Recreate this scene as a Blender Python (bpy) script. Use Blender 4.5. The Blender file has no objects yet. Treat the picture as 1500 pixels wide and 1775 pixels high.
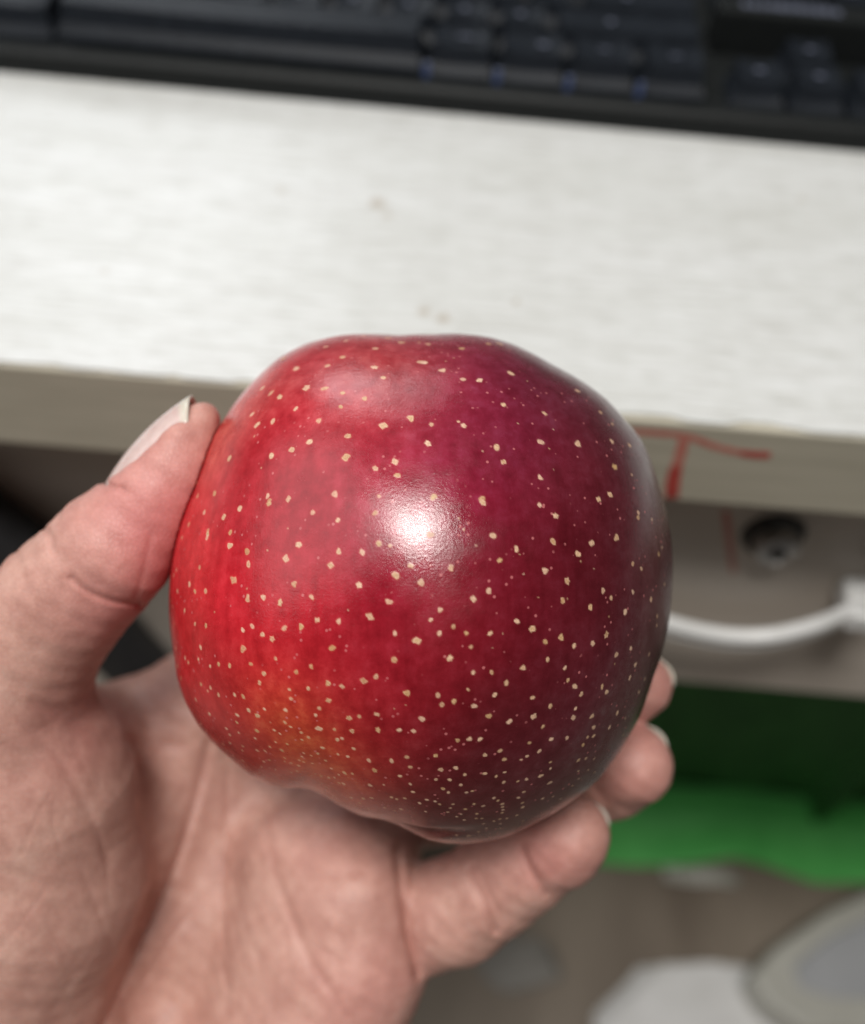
import bpy, bmesh, math, random
import numpy as np
from mathutils import Vector, Matrix

# ------------------------------------------------------------------ camera, light, exposure
scene = bpy.context.scene
COL = scene.collection
FPX, CX, CY = 1700.0, 750.0, 887.5            # focal length and centre, in photo pixels
DESK_Z = 0.75
CAM = np.array([0.0, 0.0, DESK_Z + 0.167])
PITCH, ROLL = math.radians(50), math.radians(4.9)
X0 = np.array([1.0, 0, 0])
FW = np.array([0, math.cos(PITCH), -math.sin(PITCH)])
U0 = np.array([0, math.sin(PITCH), math.cos(PITCH)])
RT = math.cos(ROLL) * X0 + math.sin(ROLL) * U0
UP = math.cos(ROLL) * U0 - math.sin(ROLL) * X0

cam_data = bpy.data.cameras.new("camera")
cam = bpy.data.objects.new("camera", cam_data)
COL.objects.link(cam)
cam.matrix_world = Matrix(((RT[0], UP[0], -FW[0], CAM[0]), (RT[1], UP[1], -FW[1], CAM[1]), (RT[2], UP[2], -FW[2], CAM[2]), (0, 0, 0, 1)))
cam_data.sensor_fit = 'HORIZONTAL'
cam_data.sensor_width = 36.0
cam_data.lens = FPX / 1500 * 36
cam_data.clip_start = 0.01
cam_data.clip_end = 50
cam_data.dof.use_dof = True
cam_data.dof.focus_distance = 0.143
cam_data.dof.aperture_fstop = 10.0
scene.camera = cam
scene.view_settings.view_transform = 'Standard'
scene.view_settings.look = 'None'
scene.view_settings.exposure = 0.0
scene.view_settings.gamma = 1.0
scene.cycles.use_denoising = True
scene.cycles.max_bounces = 8

world = bpy.data.worlds.new("World")
scene.world = world
world.use_nodes = True
bgn = world.node_tree.nodes["Background"]
bgn.inputs[0].default_value = (0.95, 0.98, 1.0, 1)
bgn.inputs[1].default_value = 0.065


def area(name, loc, target, sx, sy, power, col):
    d = bpy.data.lights.new(name, 'AREA')
    d.shape = 'RECTANGLE'
    d.size, d.size_y, d.energy, d.color = sx, sy, power, col
    o = bpy.data.objects.new(name, d)
    COL.objects.link(o)
    o.location = loc
    o.rotation_euler = (Vector(target) - Vector(loc)).to_track_quat('-Z', 'Y').to_euler()
    return o


area("ceiling_light", (-0.13, -0.33, 2.45), (0, 0.12, 0.75), 0.54, 0.34, 33, (1.0, 0.97, 0.93))
area("ceiling_panel", (-1.30, 0.0, 2.0), (0, 0.12, 0.75), 1.7, 1.5, 14, (0.97, 0.98, 1.0))
area("window_light", (-0.72, 1.85, 2.05), (0, 0.1, 0.75), 0.85, 0.75, 10, (0.92, 0.96, 1.0))


# ------------------------------------------------------------------ helpers
def ray(px, py):
    return FW + (px - CX) / FPX * RT + (CY - py) / FPX * UP


def hit_z(px, py, z):
    d = ray(px, py)
    return CAM + d * ((z - CAM[2]) / d[2])


def hit_y(px, py, y):
    d = ray(px, py)
    return CAM + d * ((y - CAM[1]) / d[1])


def cs(px, py, d):                              # camera-space millimetres
    return np.array([(px - CX) / FPX * d, (CY - py) / FPX * d, d], float)


def cs_to_world(P):                             # mm -> metres in the world
    P = np.asarray(P, float) / 1000
    return CAM + P[..., 0:1] * RT + P[..., 1:2] * UP + P[..., 2:3] * FW


def new_obj(name, mesh, mat=None, parent=None):
    o = bpy.data.objects.new(name, mesh)
    COL.objects.link(o)
    if mat and hasattr(mesh, "materials") and len(mesh.materials) == 0:
        mesh.materials.append(mat)
    if parent:
        o.parent = parent
    return o


def empty(name, loc, rz=0.0):
    o = bpy.data.objects.new(name, None)
    COL.objects.link(o)
    o.location = loc
    o.rotation_euler = (0, 0, rz)
    o.empty_display_size = 0.02
    return o


def tag(o, label=None, cat=None, group=None, kind=None):
    if label: o["label"] = label
    if cat: o["category"] = cat
    if group: o["group"] = group
    if kind: o["kind"] = kind
    return o


def np_mesh(name, verts, faces, smooth=True):
    verts = np.asarray(verts, np.float32)
    faces = np.asarray(faces, np.int32)
    me = bpy.data.meshes.new(name)
    me.vertices.add(len(verts))
    me.vertices.foreach_set("co", verts.ravel())
    n, k = faces.shape
    me.loops.add(n * k)
    me.loops.foreach_set("vertex_index", faces.ravel())
    me.polygons.add(n)
    me.polygons.foreach_set("loop_start", np.arange(0, n * k, k, dtype=np.int32))
    me.polygons.foreach_set("use_smooth", np.full(n, smooth))
    me.update(calc_edges=True)
    me.validate()
    return me


def bm_mesh(name, bm, smooth=False):
    me = bpy.data.meshes.new(name)
    bmesh.ops.recalc_face_normals(bm, faces=bm.faces)
    bm.to_mesh(me)
    bm.free()
    if smooth:
        me.polygons.foreach_set("use_smooth", [True] * len(me.polygons))
    return me


def box_bm(x0, x1, y0, y1, z0, z1, bevel=0.0, seg=2):
    bm = bmesh.new()
    bmesh.ops.create_cube(bm, size=1)
    for v in bm.verts:
        v.co = Vector(((x0 + x1) / 2 + v.co.x * (x1 - x0), (y0 + y1) / 2 + v.co.y * (y1 - y0), (z0 + z1) / 2 + v.co.z * (z1 - z0)))
    if bevel:
        bmesh.ops.bevel(bm, geom=bm.edges[:], offset=bevel, segments=seg, profile=0.5, affect='EDGES')
    return bm


def tube_mesh(name, pts, radii, seg=16, closed_ends=True, squash=None):
    pts = [Vector(p) for p in pts]
    if not hasattr(radii, "__len__"):
        radii = [radii] * len(pts)
    V, F = [], []
    up = Vector((0, 0, 1))
    for i, p in enumerate(pts):
        t = (pts[min(i + 1, len(pts) - 1)] - pts[max(i - 1, 0)]).normalized()
        a = t.cross(up)
        a = a.normalized() if a.length > 1e-4 else Vector((1, 0, 0))
        b = a.cross(t).normalized()
        for k in range(seg):
            th = 2 * math.pi * k / seg
            V.append(p + radii[i] * (math.cos(th) * a + math.sin(th) * b))
    for i in range(len(pts) - 1):
        for k in range(seg):
            F.append((i * seg + k, i * seg + (k + 1) % seg, (i + 1) * seg + (k + 1) % seg, (i + 1) * seg + k))
    if closed_ends:
        F.append(tuple(range(seg - 1, -1, -1)))
        F.append(tuple(range((len(pts) - 1) * seg, len(pts) * seg)))
    me = bpy.data.meshes.new(name)
    me.from_pydata([tuple(v) for v in V], [], F)
    me.update()
    me.polygons.foreach_set("use_smooth", [True] * len(me.polygons))
    return me


def spline(pts, n=40):
    P = np.array(pts, float)
    P = np.vstack([2 * P[0] - P[1], P, 2 * P[-1] - P[-2]])
    out = []
    m = len(P) - 3
    for j in range(m):
        for t in np.linspace(0, 1, max(2, n // m), endpoint=(j == m - 1)):
            p0, p1, p2, p3 = P[j:j + 4]
            out.append(0.5 * (2 * p1 + (p2 - p0) * t + (2 * p0 - 5 * p1 + 4 * p2 - p3) * t ** 2 + (-p0 + 3 * p1 - 3 * p2 + p3) * t ** 3))
    return np.array(out)


# ------------------------------------------------------------------ materials
class NT:
    def __init__(self, name):
        self.m = bpy.data.materials.new(name)
        self.m.use_nodes = True
        self.t = self.m.node_tree
        self.b = self.t.nodes["Principled BSDF"]

    def n(self, typ, **kw):
        nd = self.t.nodes.new(typ)
        for k, v in kw.items():
            if k.startswith("i_"):
                nd.inputs[k[2:].replace("_", " ")].default_value = v
            else:
                setattr(nd, k, v)
        return nd

    def l(self, a, b):
        self.t.links.new(a, b)

    def coords(self, scale=(1, 1, 1), rot=(0, 0, 0)):
        c = self.n("ShaderNodeTexCoord")
        mp = self.n("ShaderNodeMapping")
        mp.inputs["Scale"].default_value = scale
        mp.inputs["Rotation"].default_value = rot
        self.l(c.outputs["Object"], mp.inputs["Vector"])
        return mp.outputs["Vector"]

    def noise(self, vec, scale, detail=4, rough=0.55):
        nd = self.n("ShaderNodeTexNoise")
        nd.inputs["Scale"].default_value = scale
        nd.inputs["Detail"].default_value = detail
        nd.inputs["Roughness"].default_value = rough
        self.l(vec, nd.inputs["Vector"])
        return nd.outputs["Fac"]

    def ramp(self, fac, stops):
        nd = self.n("ShaderNodeValToRGB")
        el = nd.color_ramp.elements
        while len(el) > 1:
            el.remove(el[0])
        el[0].position, el[0].color = stops[0][0], (*stops[0][1], 1)
        for p, c in stops[1:]:
            e = el.new(p)
            e.color = (*c, 1)
        self.l(fac, nd.inputs["Fac"])
        return nd.outputs["Color"]

    def mix(self, fac, a, b, blend='MIX'):
        nd = self.n("ShaderNodeMix", data_type='RGBA', blend_type=blend)
        for s, i in ((fac, 0), (a, 6), (b, 7)):
            if isinstance(s, (int, float)):
                nd.inputs[i].default_value = s
            elif isinstance(s, tuple):
                nd.inputs[i].default_value = (*s, 1)
            else:
                self.l(s, nd.inputs[i])
        return nd.outputs[2]

    def maprange(self, v, a, b, c, d):
        nd = self.n("ShaderNodeMapRange")
        for i, q in enumerate((a, b, c, d)):
            nd.inputs[i + 1].default_value = q
        self.l(v, nd.inputs[0])
        return nd.outputs[0]

    def math(self, op, a, b=None):
        nd = self.n("ShaderNodeMath", operation=op)
        for i, s in enumerate((a, b)):
            if s is None: continue
            if isinstance(s, (int, float)): nd.inputs[i].default_value = s
            else: self.l(s, nd.inputs[i])
        return nd.outputs[0]

    def bump(self, h, strength, dist, prev=None):
        nd = self.n("ShaderNodeBump")
        nd.inputs["Strength"].default_value = strength
        nd.inputs["Distance"].default_value = dist
        self.l(h, nd.inputs["Height"])
        if prev is not None: self.l(prev, nd.inputs["Normal"])
        return nd.outputs["Normal"]

    def attr(self, name):
        return self.n("ShaderNodeAttribute", attribute_name=name)

    def set(self, **kw):
        for k, v in kw.items():
            inp = self.b.inputs[k.replace("_", " ")]
            if hasattr(v, "default_value") and not isinstance(v, (int, float, tuple)):
                self.l(v, inp)
            elif isinstance(v, tuple) and len(v) == 3 and inp.type == 'RGBA':
                inp.default_value = (*v, 1)
            else:
                inp.default_value = v
        return self.m


def mat_mottled(name, c0, c1, scale=60, rough=0.5, bump=0.0, stretch=(1, 1, 1), **kw):
    t = NT(name)
    v = t.coords(stretch)
    f = t.noise(v, scale, 5)
    t.set(Base_Color=t.ramp(f, [(0.3, c0), (0.7, c1)]), Roughness=rough, **kw)
    if bump:
        t.set(Normal=t.bump(t.noise(v, scale * 4, 3), bump, 0.001))
    return t.m


def mat_desk():
    t = NT("white_wood_laminate")
    v = t.coords((7, 170, 1))
    v2 = t.coords((16, 420, 1))
    v3 = t.coords((1, 6, 1))
    a = t.noise(v, 4.0, 5, 0.6)
    b = t.noise(v2, 4.0, 3, 0.6)
    c = t.noise(v3, 9.0, 3)
    d = t.noise(t.coords((26, 800, 1)), 4.0, 2, 0.5)
    grain = t.ramp(a, [(0.34, (0.54, 0.537, 0.517)), (0.46, (0.63, 0.635, 0.622)), (0.7, (0.672, 0.682, 0.677))])
    fine = t.ramp(b, [(0.36, (0.74, 0.73, 0.70)), (0.48, (1, 1, 1))])
    col = t.mix(1.0, grain, fine, 'MULTIPLY')
    col = t.mix(1.0, col, t.ramp(d, [(0.38, (0.84, 0.835, 0.815)), (0.5, (1, 1, 1))]), 'MULTIPLY')
    cloud = t.ramp(c, [(0.3, (0.93, 0.93, 0.915)), (0.65, (1, 1, 1))])
    col = t.mix(1.0, col, cloud, 'MULTIPLY')
    # small scuffs
    sc = t.noise(t.coords((55, 90, 1)), 1.0, 4, 0.7)
    scf = t.maprange(sc, 0.70, 0.78, 0, 1)
    col = t.mix(t.math('MULTIPLY', scf, 0.55), col, (0.42, 0.39, 0.35))
    # scuffs where the photograph shows them
    tc = t.n("ShaderNodeTexCoord")
    for px_, py_, rad_, k_ in ((655, 352, 0.0042, 0.75), (672, 372, 0.0026, 0.6), (735, 540, 0.0030, 0.7), (768, 552, 0.0034, 0.7), (488, 330, 0.0022, 0.6), (895, 522, 0.0016, 0.8), (1390, 345, 0.0022, 0.5), (180, 470, 0.002, 0.5)):
        dd_ = FW + (px_ - CX) / FPX * RT + (CY - py_) / FPX * UP
        pt = CAM + dd_ * ((DESK_Z - CAM[2]) / dd_[2])
        vd = t.n("ShaderNodeVectorMath", operation='DISTANCE')
        t.l(tc.outputs["Object"], vd.inputs[0])
        vd.inputs[1].default_value = (pt[0], pt[1], pt[2])
        near_ = t.maprange(vd.outputs["Value"], 0.0, rad_, 1, 0)
        f_ = t.math('MULTIPLY', t.maprange(t.math('MULTIPLY', near_, t.noise(t.coords((1, 1, 1)), 900, 3)), 0.12, 0.34, 0, 1), k_)
        col = t.mix(f_, col, (0.33, 0.27, 0.20))
    t.set(Base_Color=col, Roughness=t.maprange(a, 0.3, 0.7, 0.40, 0.28), Normal=t.bump(b, 0.10, 0.0004))
    return t.m


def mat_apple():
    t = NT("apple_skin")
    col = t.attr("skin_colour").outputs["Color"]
    dot = t.attr("dot").outputs["Fac"]
    rim = t.attr("dot_rim").outputs["Fac"]
    v = t.coords()
    mot = t.noise(v, 420, 5, 0.65)
    blot = t.noise(v, 90, 4, 0.6)
    col = t.mix(1.0, col, t.ramp(mot, [(0.3, (0.80, 0.62, 0.68)), (0.5, (1, 1, 1)), (0.72, (1.18, 1.9, 1.7))]), 'MULTIPLY')
    col = t.mix(1.0, col, t.ramp(blot, [(0.32, (0.86, 0.8, 0.8)), (0.66, (1.10, 1.1, 1.1))]), 'MULTIPLY')
    streak = t.noise(t.coords((330, 26, 330), (0.0, 0.0, 0.12)), 1.0, 4, 0.65)
    col = t.mix(1.0, col, t.ramp(streak, [(0.30, (0.84, 0.72, 0.74)), (0.5, (1, 1, 1)), (0.72, (1.14, 1.45, 1.35))]), 'MULTIPLY')
    # tiny pale specks
    vo = t.n("ShaderNodeTexVoronoi", feature='F1')
    vo.inputs["Scale"].default_value = 620
    t.l(v, vo.inputs["Vector"])
    sp = t.maprange(vo.outputs["Distance"], 0.10, 0.17, 1, 0)
    gate = t.maprange(t.noise(v, 260, 2), 0.44, 0.54, 0, 1)
    spk = t.math('MULTIPLY', t.math('MULTIPLY', sp, gate), 0.55)
    col = t.mix(spk, col, (0.62, 0.20, 0.20))
    halo = t.attr("dot_halo").outputs["Fac"]
    tone = t.attr("dot_tone").outputs["Fac"]
    col = t.mix(t.math('MULTIPLY', halo, 0.40), col, t.mix(1.0, col, (1.5, 2.6, 1.8), 'MULTIPLY'))
    dn = t.noise(v, 3200, 2)
    dcol = t.mix(tone, (0.50, 0.31, 0.13), (0.70, 0.47, 0.33))
    dcol = t.mix(1.0, dcol, t.ramp(dn, [(0.35, (0.80, 0.78, 0.72)), (0.65, (1.08, 1.08, 1.08))]), 'MULTIPLY')
    dcol = t.mix(rim, dcol, (0.78, 0.50, 0.38))
    col = t.mix(dot, col, dcol)
    micro = t.noise(v, 2300, 4, 0.7)
    micro2 = t.noise(v, 1100, 3, 0.6)
    nb = t.bump(micro, 0.40, 0.00010)
    nb = t.bump(micro2, 0.07, 0.00014, nb)
    nb = t.bump(dot, 0.4, 0.00004, nb)
    smud = t.noise(t.coords((1, 1, 1), (0, 0, 0.5)), 115, 5, 0.65)
    ro = t.math('ADD', t.maprange(smud, 0.34, 0.64, 0.13, 0.31), t.math('MULTIPLY', dot, 0.25))
    t.set(Base_Color=col, Roughness=ro, Normal=nb, Specular_IOR_Level=0.56)
    return t.m


def mat_skin():
    t = NT("skin")
    v = t.coords()
    flush = t.attr("flush").outputs["Fac"]
    crease = t.attr("crease").outputs["Fac"]
    m1 = t.noise(v, 95, 5, 0.6)
    m2 = t.noise(v, 420, 4, 0.6)
    base = t.ramp(m1, [(0.28, (0.44, 0.235, 0.19)), (0.5, (0.52, 0.297, 0.24)), (0.74, (0.61, 0.385, 0.315))])
    base = t.mix(flush, base, (0.60, 0.225, 0.21))
    base = t.mix(1.0, base, t.ramp(m2, [(0.3, (0.90, 0.84, 0.83)), (0.65, (1.05, 1.04, 1.04))]), 'MULTIPLY')
    base = t.mix(t.math('MULTIPLY', crease, 0.40), base, (0.36, 0.13, 0.10))
    vo = t.n("ShaderNodeTexVoronoi", feature='DISTANCE_TO_EDGE')
    vo.inputs["Scale"].default_value = 1500
    wv = t.mix(0.35, t.coords((1, 0.55, 1), (0, 0, 0.7)), v)
    t.l(wv, vo.inputs["Vector"])
    cell = t.maprange(vo.outputs["Distance"], 0.0, 0.16, 0, 1)
    base = t.mix(1.0, base, t.mix(cell, (0.945, 0.92, 0.92), (1.01, 1.01, 1.01)), 'MULTIPLY')
    wr = t.noise(t.coords((170, 2300, 170), (0, 0, 0.62)), 1.0, 3, 0.6)
    wr2 = t.noise(t.coords((1500, 150, 300), (0, 0, -0.2)), 1.0, 3, 0.6)
    nb = t.bump(cell, 0.30, 0.00013)
    nb = t.bump(wr, 0.06, 0.00016, nb)
    nb = t.bump(wr2, 0.16, 0.00018, nb)
    nb = t.bump(t.noise(v, 260, 4), 0.16, 0.0005, nb)
    t.set(Base_Color=base, Roughness=t.maprange(m2, 0.3, 0.7, 0.42, 0.56), Normal=nb, Specular_IOR_Level=0.42,
          Subsurface_Weight=0.22, Subsurface_Radius=(1.0, 0.36, 0.2), Subsurface_Scale=0.0022)
    return t.m


def mat_nail():
    t = NT("nail")
    free = t.attr("free_edge").outputs["Fac"]
    v = t.coords((1, 1, 1))
    f = t.noise(v, 500, 3)
    c = t.ramp(f, [(0.3, (0.56, 0.40, 0.37)), (0.7, (0.63, 0.475, 0.44))])
    c = t.mix(free, c, (0.60, 0.555, 0.47))
    t.set(Base_Color=c, Roughness=0.22, Specular_IOR_Level=0.6, Normal=t.bump(f, 0.08, 0.0003), Subsurface_Weight=0.15,
          Subsurface_Radius=(1.0, 0.5, 0.35), Subsurface_Scale=0.001)
    return t.m


M_DESK = mat_desk()
M_EDGE = mat_mottled("edge_band_beige", (0.40, 0.37, 0.29), (0.48, 0.445, 0.355), 90, 0.55, 0.1, (0.3, 1, 3))
M_PANEL = mat_mottled("drawer_panel", (0.49, 0.435, 0.375), (0.57, 0.51, 0.445), 40, 0.5, 0.06, (0.2, 1, 2))
M_MARK = mat_mottled("red_marker", (0.36, 0.035, 0.028), (0.46, 0.07, 0.055), 160, 0.5)
M_MARK_FADED = mat_mottled("faded_red_marker", (0.46, 0.13, 0.10), (0.50, 0.20, 0.155), 160, 0.5)
M_KB = mat_mottled("keyboard_plastic", (0.008, 0.009, 0.009), (0.013, 0.0145, 0.0145), 400, 0.5, 0.15, Specular_IOR_Level=0.15)
M_KEY = mat_mottled("keycap_plastic", (0.009, 0.0108, 0.0140), (0.015, 0.018, 0.023), 300, 0.42, 0.1, Specular_IOR_Level=0.09)
M_LEG = mat_mottled("legend_ink", (0.07, 0.078, 0.11), (0.11, 0.12, 0.16), 400, 0.5)
M_METAL = mat_mottled("lock_metal", (0.50, 0.48, 0.45), (0.65, 0.63, 0.60), 300, 0.45, 0.0, Metallic=0.6)
M_LOCKRING = mat_mottled('dark_lock_ring', (0.03, 0.028, 0.026), (0.06, 0.056, 0.05), 300, 0.4)
M_BLACK = mat_mottled("black_rubber", (0.010, 0.010, 0.011), (0.02, 0.02, 0.022), 200, 0.6, 0.1)
M_WIRE = mat_mottled("white_cable", (0.66, 0.66, 0.64), (0.76, 0.76, 0.75), 80, 0.38)
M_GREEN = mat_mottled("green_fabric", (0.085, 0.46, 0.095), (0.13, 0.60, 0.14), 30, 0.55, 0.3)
M_GREEN_SHADE = mat_mottled("shaded_green_fabric", (0.024, 0.120, 0.024), (0.040, 0.175, 0.036), 30, 0.7, 0.3)  # the bin's green fabric darkened: the back wall's shade is in this colour
M_FLOOR = mat_mottled("brown_floor", (0.13, 0.10, 0.075), (0.25, 0.205, 0.16), 9, 0.45, 0.05, (1, 0.35, 1))
M_PALE = mat_mottled("pale_plastic", (0.40, 0.39, 0.345), (0.47, 0.46, 0.41), 20, 0.45)
M_GREY = mat_mottled("grey_plastic", (0.33, 0.335, 0.345), (0.39, 0.395, 0.405), 30, 0.4)
M_WHITE = mat_mottled("white_paper", (0.62, 0.61, 0.59), (0.72, 0.71, 0.70), 40, 0.7, 0.3)
M_CARD = mat_mottled("greyish_paper", (0.19, 0.175, 0.155), (0.26, 0.245, 0.22), 30, 0.75, 0.2)
M_DARKGREY = mat_mottled("dark_grey_fabric", (0.10, 0.10, 0.105), (0.15, 0.15, 0.155), 60, 0.8, 0.3)
M_APPLE, M_SKIN, M_NAIL = mat_apple(), mat_skin(), mat_nail()
_glint = NT("blue_glint")
_glint.set(Base_Color=(0.03, 0.05, 0.12), Emission_Color=(0.16, 0.24, 0.75), Emission_Strength=0.02, Roughness=0.4)  # faint blue emission, added for the bluish glints between the keys
M_GLINT = _glint.m

# ------------------------------------------------------------------ floor
bm = bmesh.new()
bmesh.ops.create_grid(bm, x_segments=1, y_segments=1, size=2.0)
fl = new_obj("floor", bm_mesh("floor", bm), M_FLOOR)
fl.location = (0, 0.4, 0)
tag(fl, kind="structure")

# ------------------------------------------------------------------ desk
EDGE_Y = 0.176
DESK_W0, DESK_W1, DESK_D = -0.72, 0.62, 0.62
desk = empty("desk", (0, EDGE_Y + 0.3, 0))
tag(desk, "white wood-grain desk with a thick beige edge and a red T marked on it", "desk")
rng = random.Random(5)


def desk_child(name, me, mat, parent=None):
    o = new_obj(name, me, mat, parent or desk)
    if parent is None:
        o.location = (0, -desk.location.y, 0)
    return o


xs = np.linspace(DESK_W0, DESK_W1, 900)
prof = np.zeros_like(xs)
for _ in range(80):
    c, w, a = rng.uniform(-0.35, 0.35), rng.uniform(0.0008, 0.004), rng.uniform(0.0001, 0.0005)
    prof += a * np.exp(-((xs - c) / w) ** 2)
for px, w, a in ((1305, 0.006, 0.0016), (420, 0.003, 0.0009), (1120, 0.008, 0.0010)):
    c = hit_z(px, 690, DESK_Z)[0]
    prof += a * np.exp(-((xs - c) / w) ** 4)
V, F = [], []
n = len(xs)
for x, p in zip(xs, prof):
    V += [(x, EDGE_Y + 0.0004 + p, DESK_Z), (x, EDGE_Y + DESK_D, DESK_Z), (x, EDGE_Y + 0.0004 + p, DESK_Z - 0.0009)]
for i in range(n - 1):
    F += [(3 * i, 3 * i + 3, 3 * i + 4, 3 * i + 1), (3 * i, 3 * i + 2, 3 * i + 5, 3 * i + 3)]
me = bpy.data.meshes.new("desktop")
me.from_pydata(V, [], F)
me.update()
desk_child("desktop", me, M_DESK)
EDGE_T = 0.0295
bm = box_bm(DESK_W0, DESK_W1, EDGE_Y, EDGE_Y + DESK_D, DESK_Z - EDGE_T, DESK_Z - 0.0007, 0.0009, 3)
desk_child("edge_band", bm_mesh("edge_band", bm, False), M_EDGE)


def stroke_mesh(name, pts2, widths, y, off=0.0003, up=False):
    P = spline(pts2, 36)
    W = np.interp(np.linspace(0, 1, len(P)), np.linspace(0, 1, len(widths)), widths)
    V, F = [], []
    for i, p in enumerate(P):
        a, b = P[max(i - 1, 0)], P[min(i + 1, len(P) - 1)]
        t = (b - a) / (np.linalg.norm(b - a) + 1e-9)
        nrm = np.array([-t[1], t[0]])
        j = 1 + 0.10 * math.sin(i * 1.7) + 0.08 * math.sin(i * 3.1)
        for s in (-1, 1):
            q = p + nrm * W[i] * s * 0.5 * j
            V.append((q[0], y - off, q[1]))
            V.append((q[0], y - 0.00002, q[1]))
    for i in range(len(P) - 1):
        a = 4 * i
        F += [(a, a + 4, a + 6, a + 2), (a, a + 1, a + 5, a + 4), (a + 2, a + 6, a + 7, a + 3)]
    me = bpy.data.meshes.new(name)
    me.from_pydata(V, [], F)
    me.update()
    return me


def on_band(px, py, y=EDGE_Y):
    p = hit_y(px, py, y)
    return (p[0], p[2])


m = stroke_mesh("marker_stroke", [on_band(1086, 747), on_band(1130, 750), on_band(1190, 756), on_band(1240, 774), on_band(1290, 786)],
                [0.0018, 0.0020, 0.0020, 0.0021, 0.0020], EDGE_Y, 0.00006)
desk_child("marker_stroke", m, M_MARK_FADED)
m = stroke_mesh("marker_stroke", [on_band(1285, 785), on_band(1310, 788), on_band(1336, 789)], [0.0020, 0.0024, 0.0022], EDGE_Y, 0.00009)
desk_child("marker_stroke", m, M_MARK)
m = stroke_mesh("marker_stroke", [on_band(1187, 758), on_band(1180, 785), on_band(1172, 815)], [0.0026, 0.0028, 0.0028], EDGE_Y, 0.00012)
desk_child("marker_stroke", m, M_MARK_FADED)
m = stroke_mesh("marker_stroke", [on_band(1173, 808), on_band(1167, 835), on_band(1165, 862)], [0.0030, 0.0036, 0.0034], EDGE_Y, 0.00015)
desk_child("marker_stroke", m, M_MARK)

# drawer front below the top
PAN_Y = EDGE_Y + 0.020
pz0 = hit_y(1330, 1196, PAN_Y)[2]
px0 = hit_y(640, 1000, PAN_Y)[0]
bm = box_bm(px0, DESK_W1 - 0.02, PAN_Y, PAN_Y + 0.018, pz0, DESK_Z - EDGE_T, 0.0015, 2)
drawer = desk_child("drawer_front", bm_mesh("drawer_front", bm), M_PANEL)
bm = box_bm(px0 + 0.004, DESK_W1 - 0.03, PAN_Y + 0.018, EDGE_Y + 0.45, pz0 + 0.012, DESK_Z - EDGE_T - 0.002, 0.001, 1)
desk_child("drawer_box", bm_mesh("drawer_box", bm), M_PANEL)
m = stroke_mesh("marker_stroke", [on_band(1258, 884, PAN_Y), on_band(1264, 930, PAN_Y), on_band(1272, 992, PAN_Y)], [0.0024, 0.0022, 0.0016], PAN_Y, 0.00006)
o = new_obj("marker_stroke", m, M_MARK_FADED, drawer)
KNEE_Y = EDGE_Y + 0.036
bm = box_bm(DESK_W0 + 0.04, px0 - 0.001, KNEE_Y, KNEE_Y + 0.016, 0.30, DESK_Z - EDGE_T, 0.001, 1)
desk_child("knee_panel", bm_mesh("knee_panel", bm), M_PANEL)
# side and rear boards
bm = box_bm(DESK_W0 + 0.02, DESK_W0 + 0.04, EDGE_Y + 0.03, EDGE_Y + 0.58, 0.002, DESK_Z - EDGE_T, 0.001, 1)
desk_child("side_board", bm_mesh("side_board", bm), M_PANEL)
bm = box_bm(DESK_W1 - 0.018, DESK_W1 - 0.001, EDGE_Y + 0.012, EDGE_Y + 0.58, 0.002, DESK_Z - EDGE_T, 0.001, 1)
desk_child("side_board", bm_mesh("side_board", bm), M_PANEL)
bm = box_bm(DESK_W0 + 0.04, DESK_W1 - 0.02, EDGE_Y + 0.56, EDGE_Y + 0.578, 0.002, DESK_Z - EDGE_T, 0.001, 1)
desk_child("rear_board", bm_mesh("rear_board", bm), M_PANEL)

# drawer lock: dark recessed washer, metal barrel, keyhole
lk = hit_y(1338, 930, PAN_Y)


def cyl_bm(r0, r1, y0, y1, cx, cz, seg=40, bevel=0.0):
    bm = bmesh.new()
    ret = bmesh.ops.create_cone(bm, cap_ends=True, segments=seg, radius1=r0, radius2=r1, depth=abs(y1 - y0))
    for v in bm.verts:
        x, y, z = v.co
        v.co = Vector((cx + x, (y0 + y1) / 2 - z * (1 if y1 < y0 else -1), cz + y))
    if bevel:
        es = [e for e in bm.edges if len(e.link_faces) == 2 and any(len(f.verts) > 4 for f in e.link_faces)]
        bmesh.ops.bevel(bm, geom=es, offset=bevel, segments=3, profile=0.5, affect='EDGES')
    return bm


lock = new_obj("lock", bm_mesh("lock", cyl_bm(0.0098, 0.0088, PAN_Y, PAN_Y - 0.0016, lk[0], lk[2] + 0.001, 48, 0.0005), True), M_LOCKRING, drawer)
lock.parent = desk
lock.location = (0, -desk.location.y, 0)
o = new_obj("lock_barrel", bm_mesh("lock_barrel", cyl_bm(0.0070, 0.0064, PAN_Y - 0.0016, PAN_Y - 0.0062, lk[0] + 0.001, lk[2], 40, 0.0008), True), M_METAL, lock)
o = new_obj("keyhole", bm_mesh("keyhole", cyl_bm(0.0026, 0.0026, PAN_Y - 0.0062, PAN_Y - 0.0066, lk[0] + 0.0012, lk[2], 24), False), M_BLACK, lock)

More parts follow.
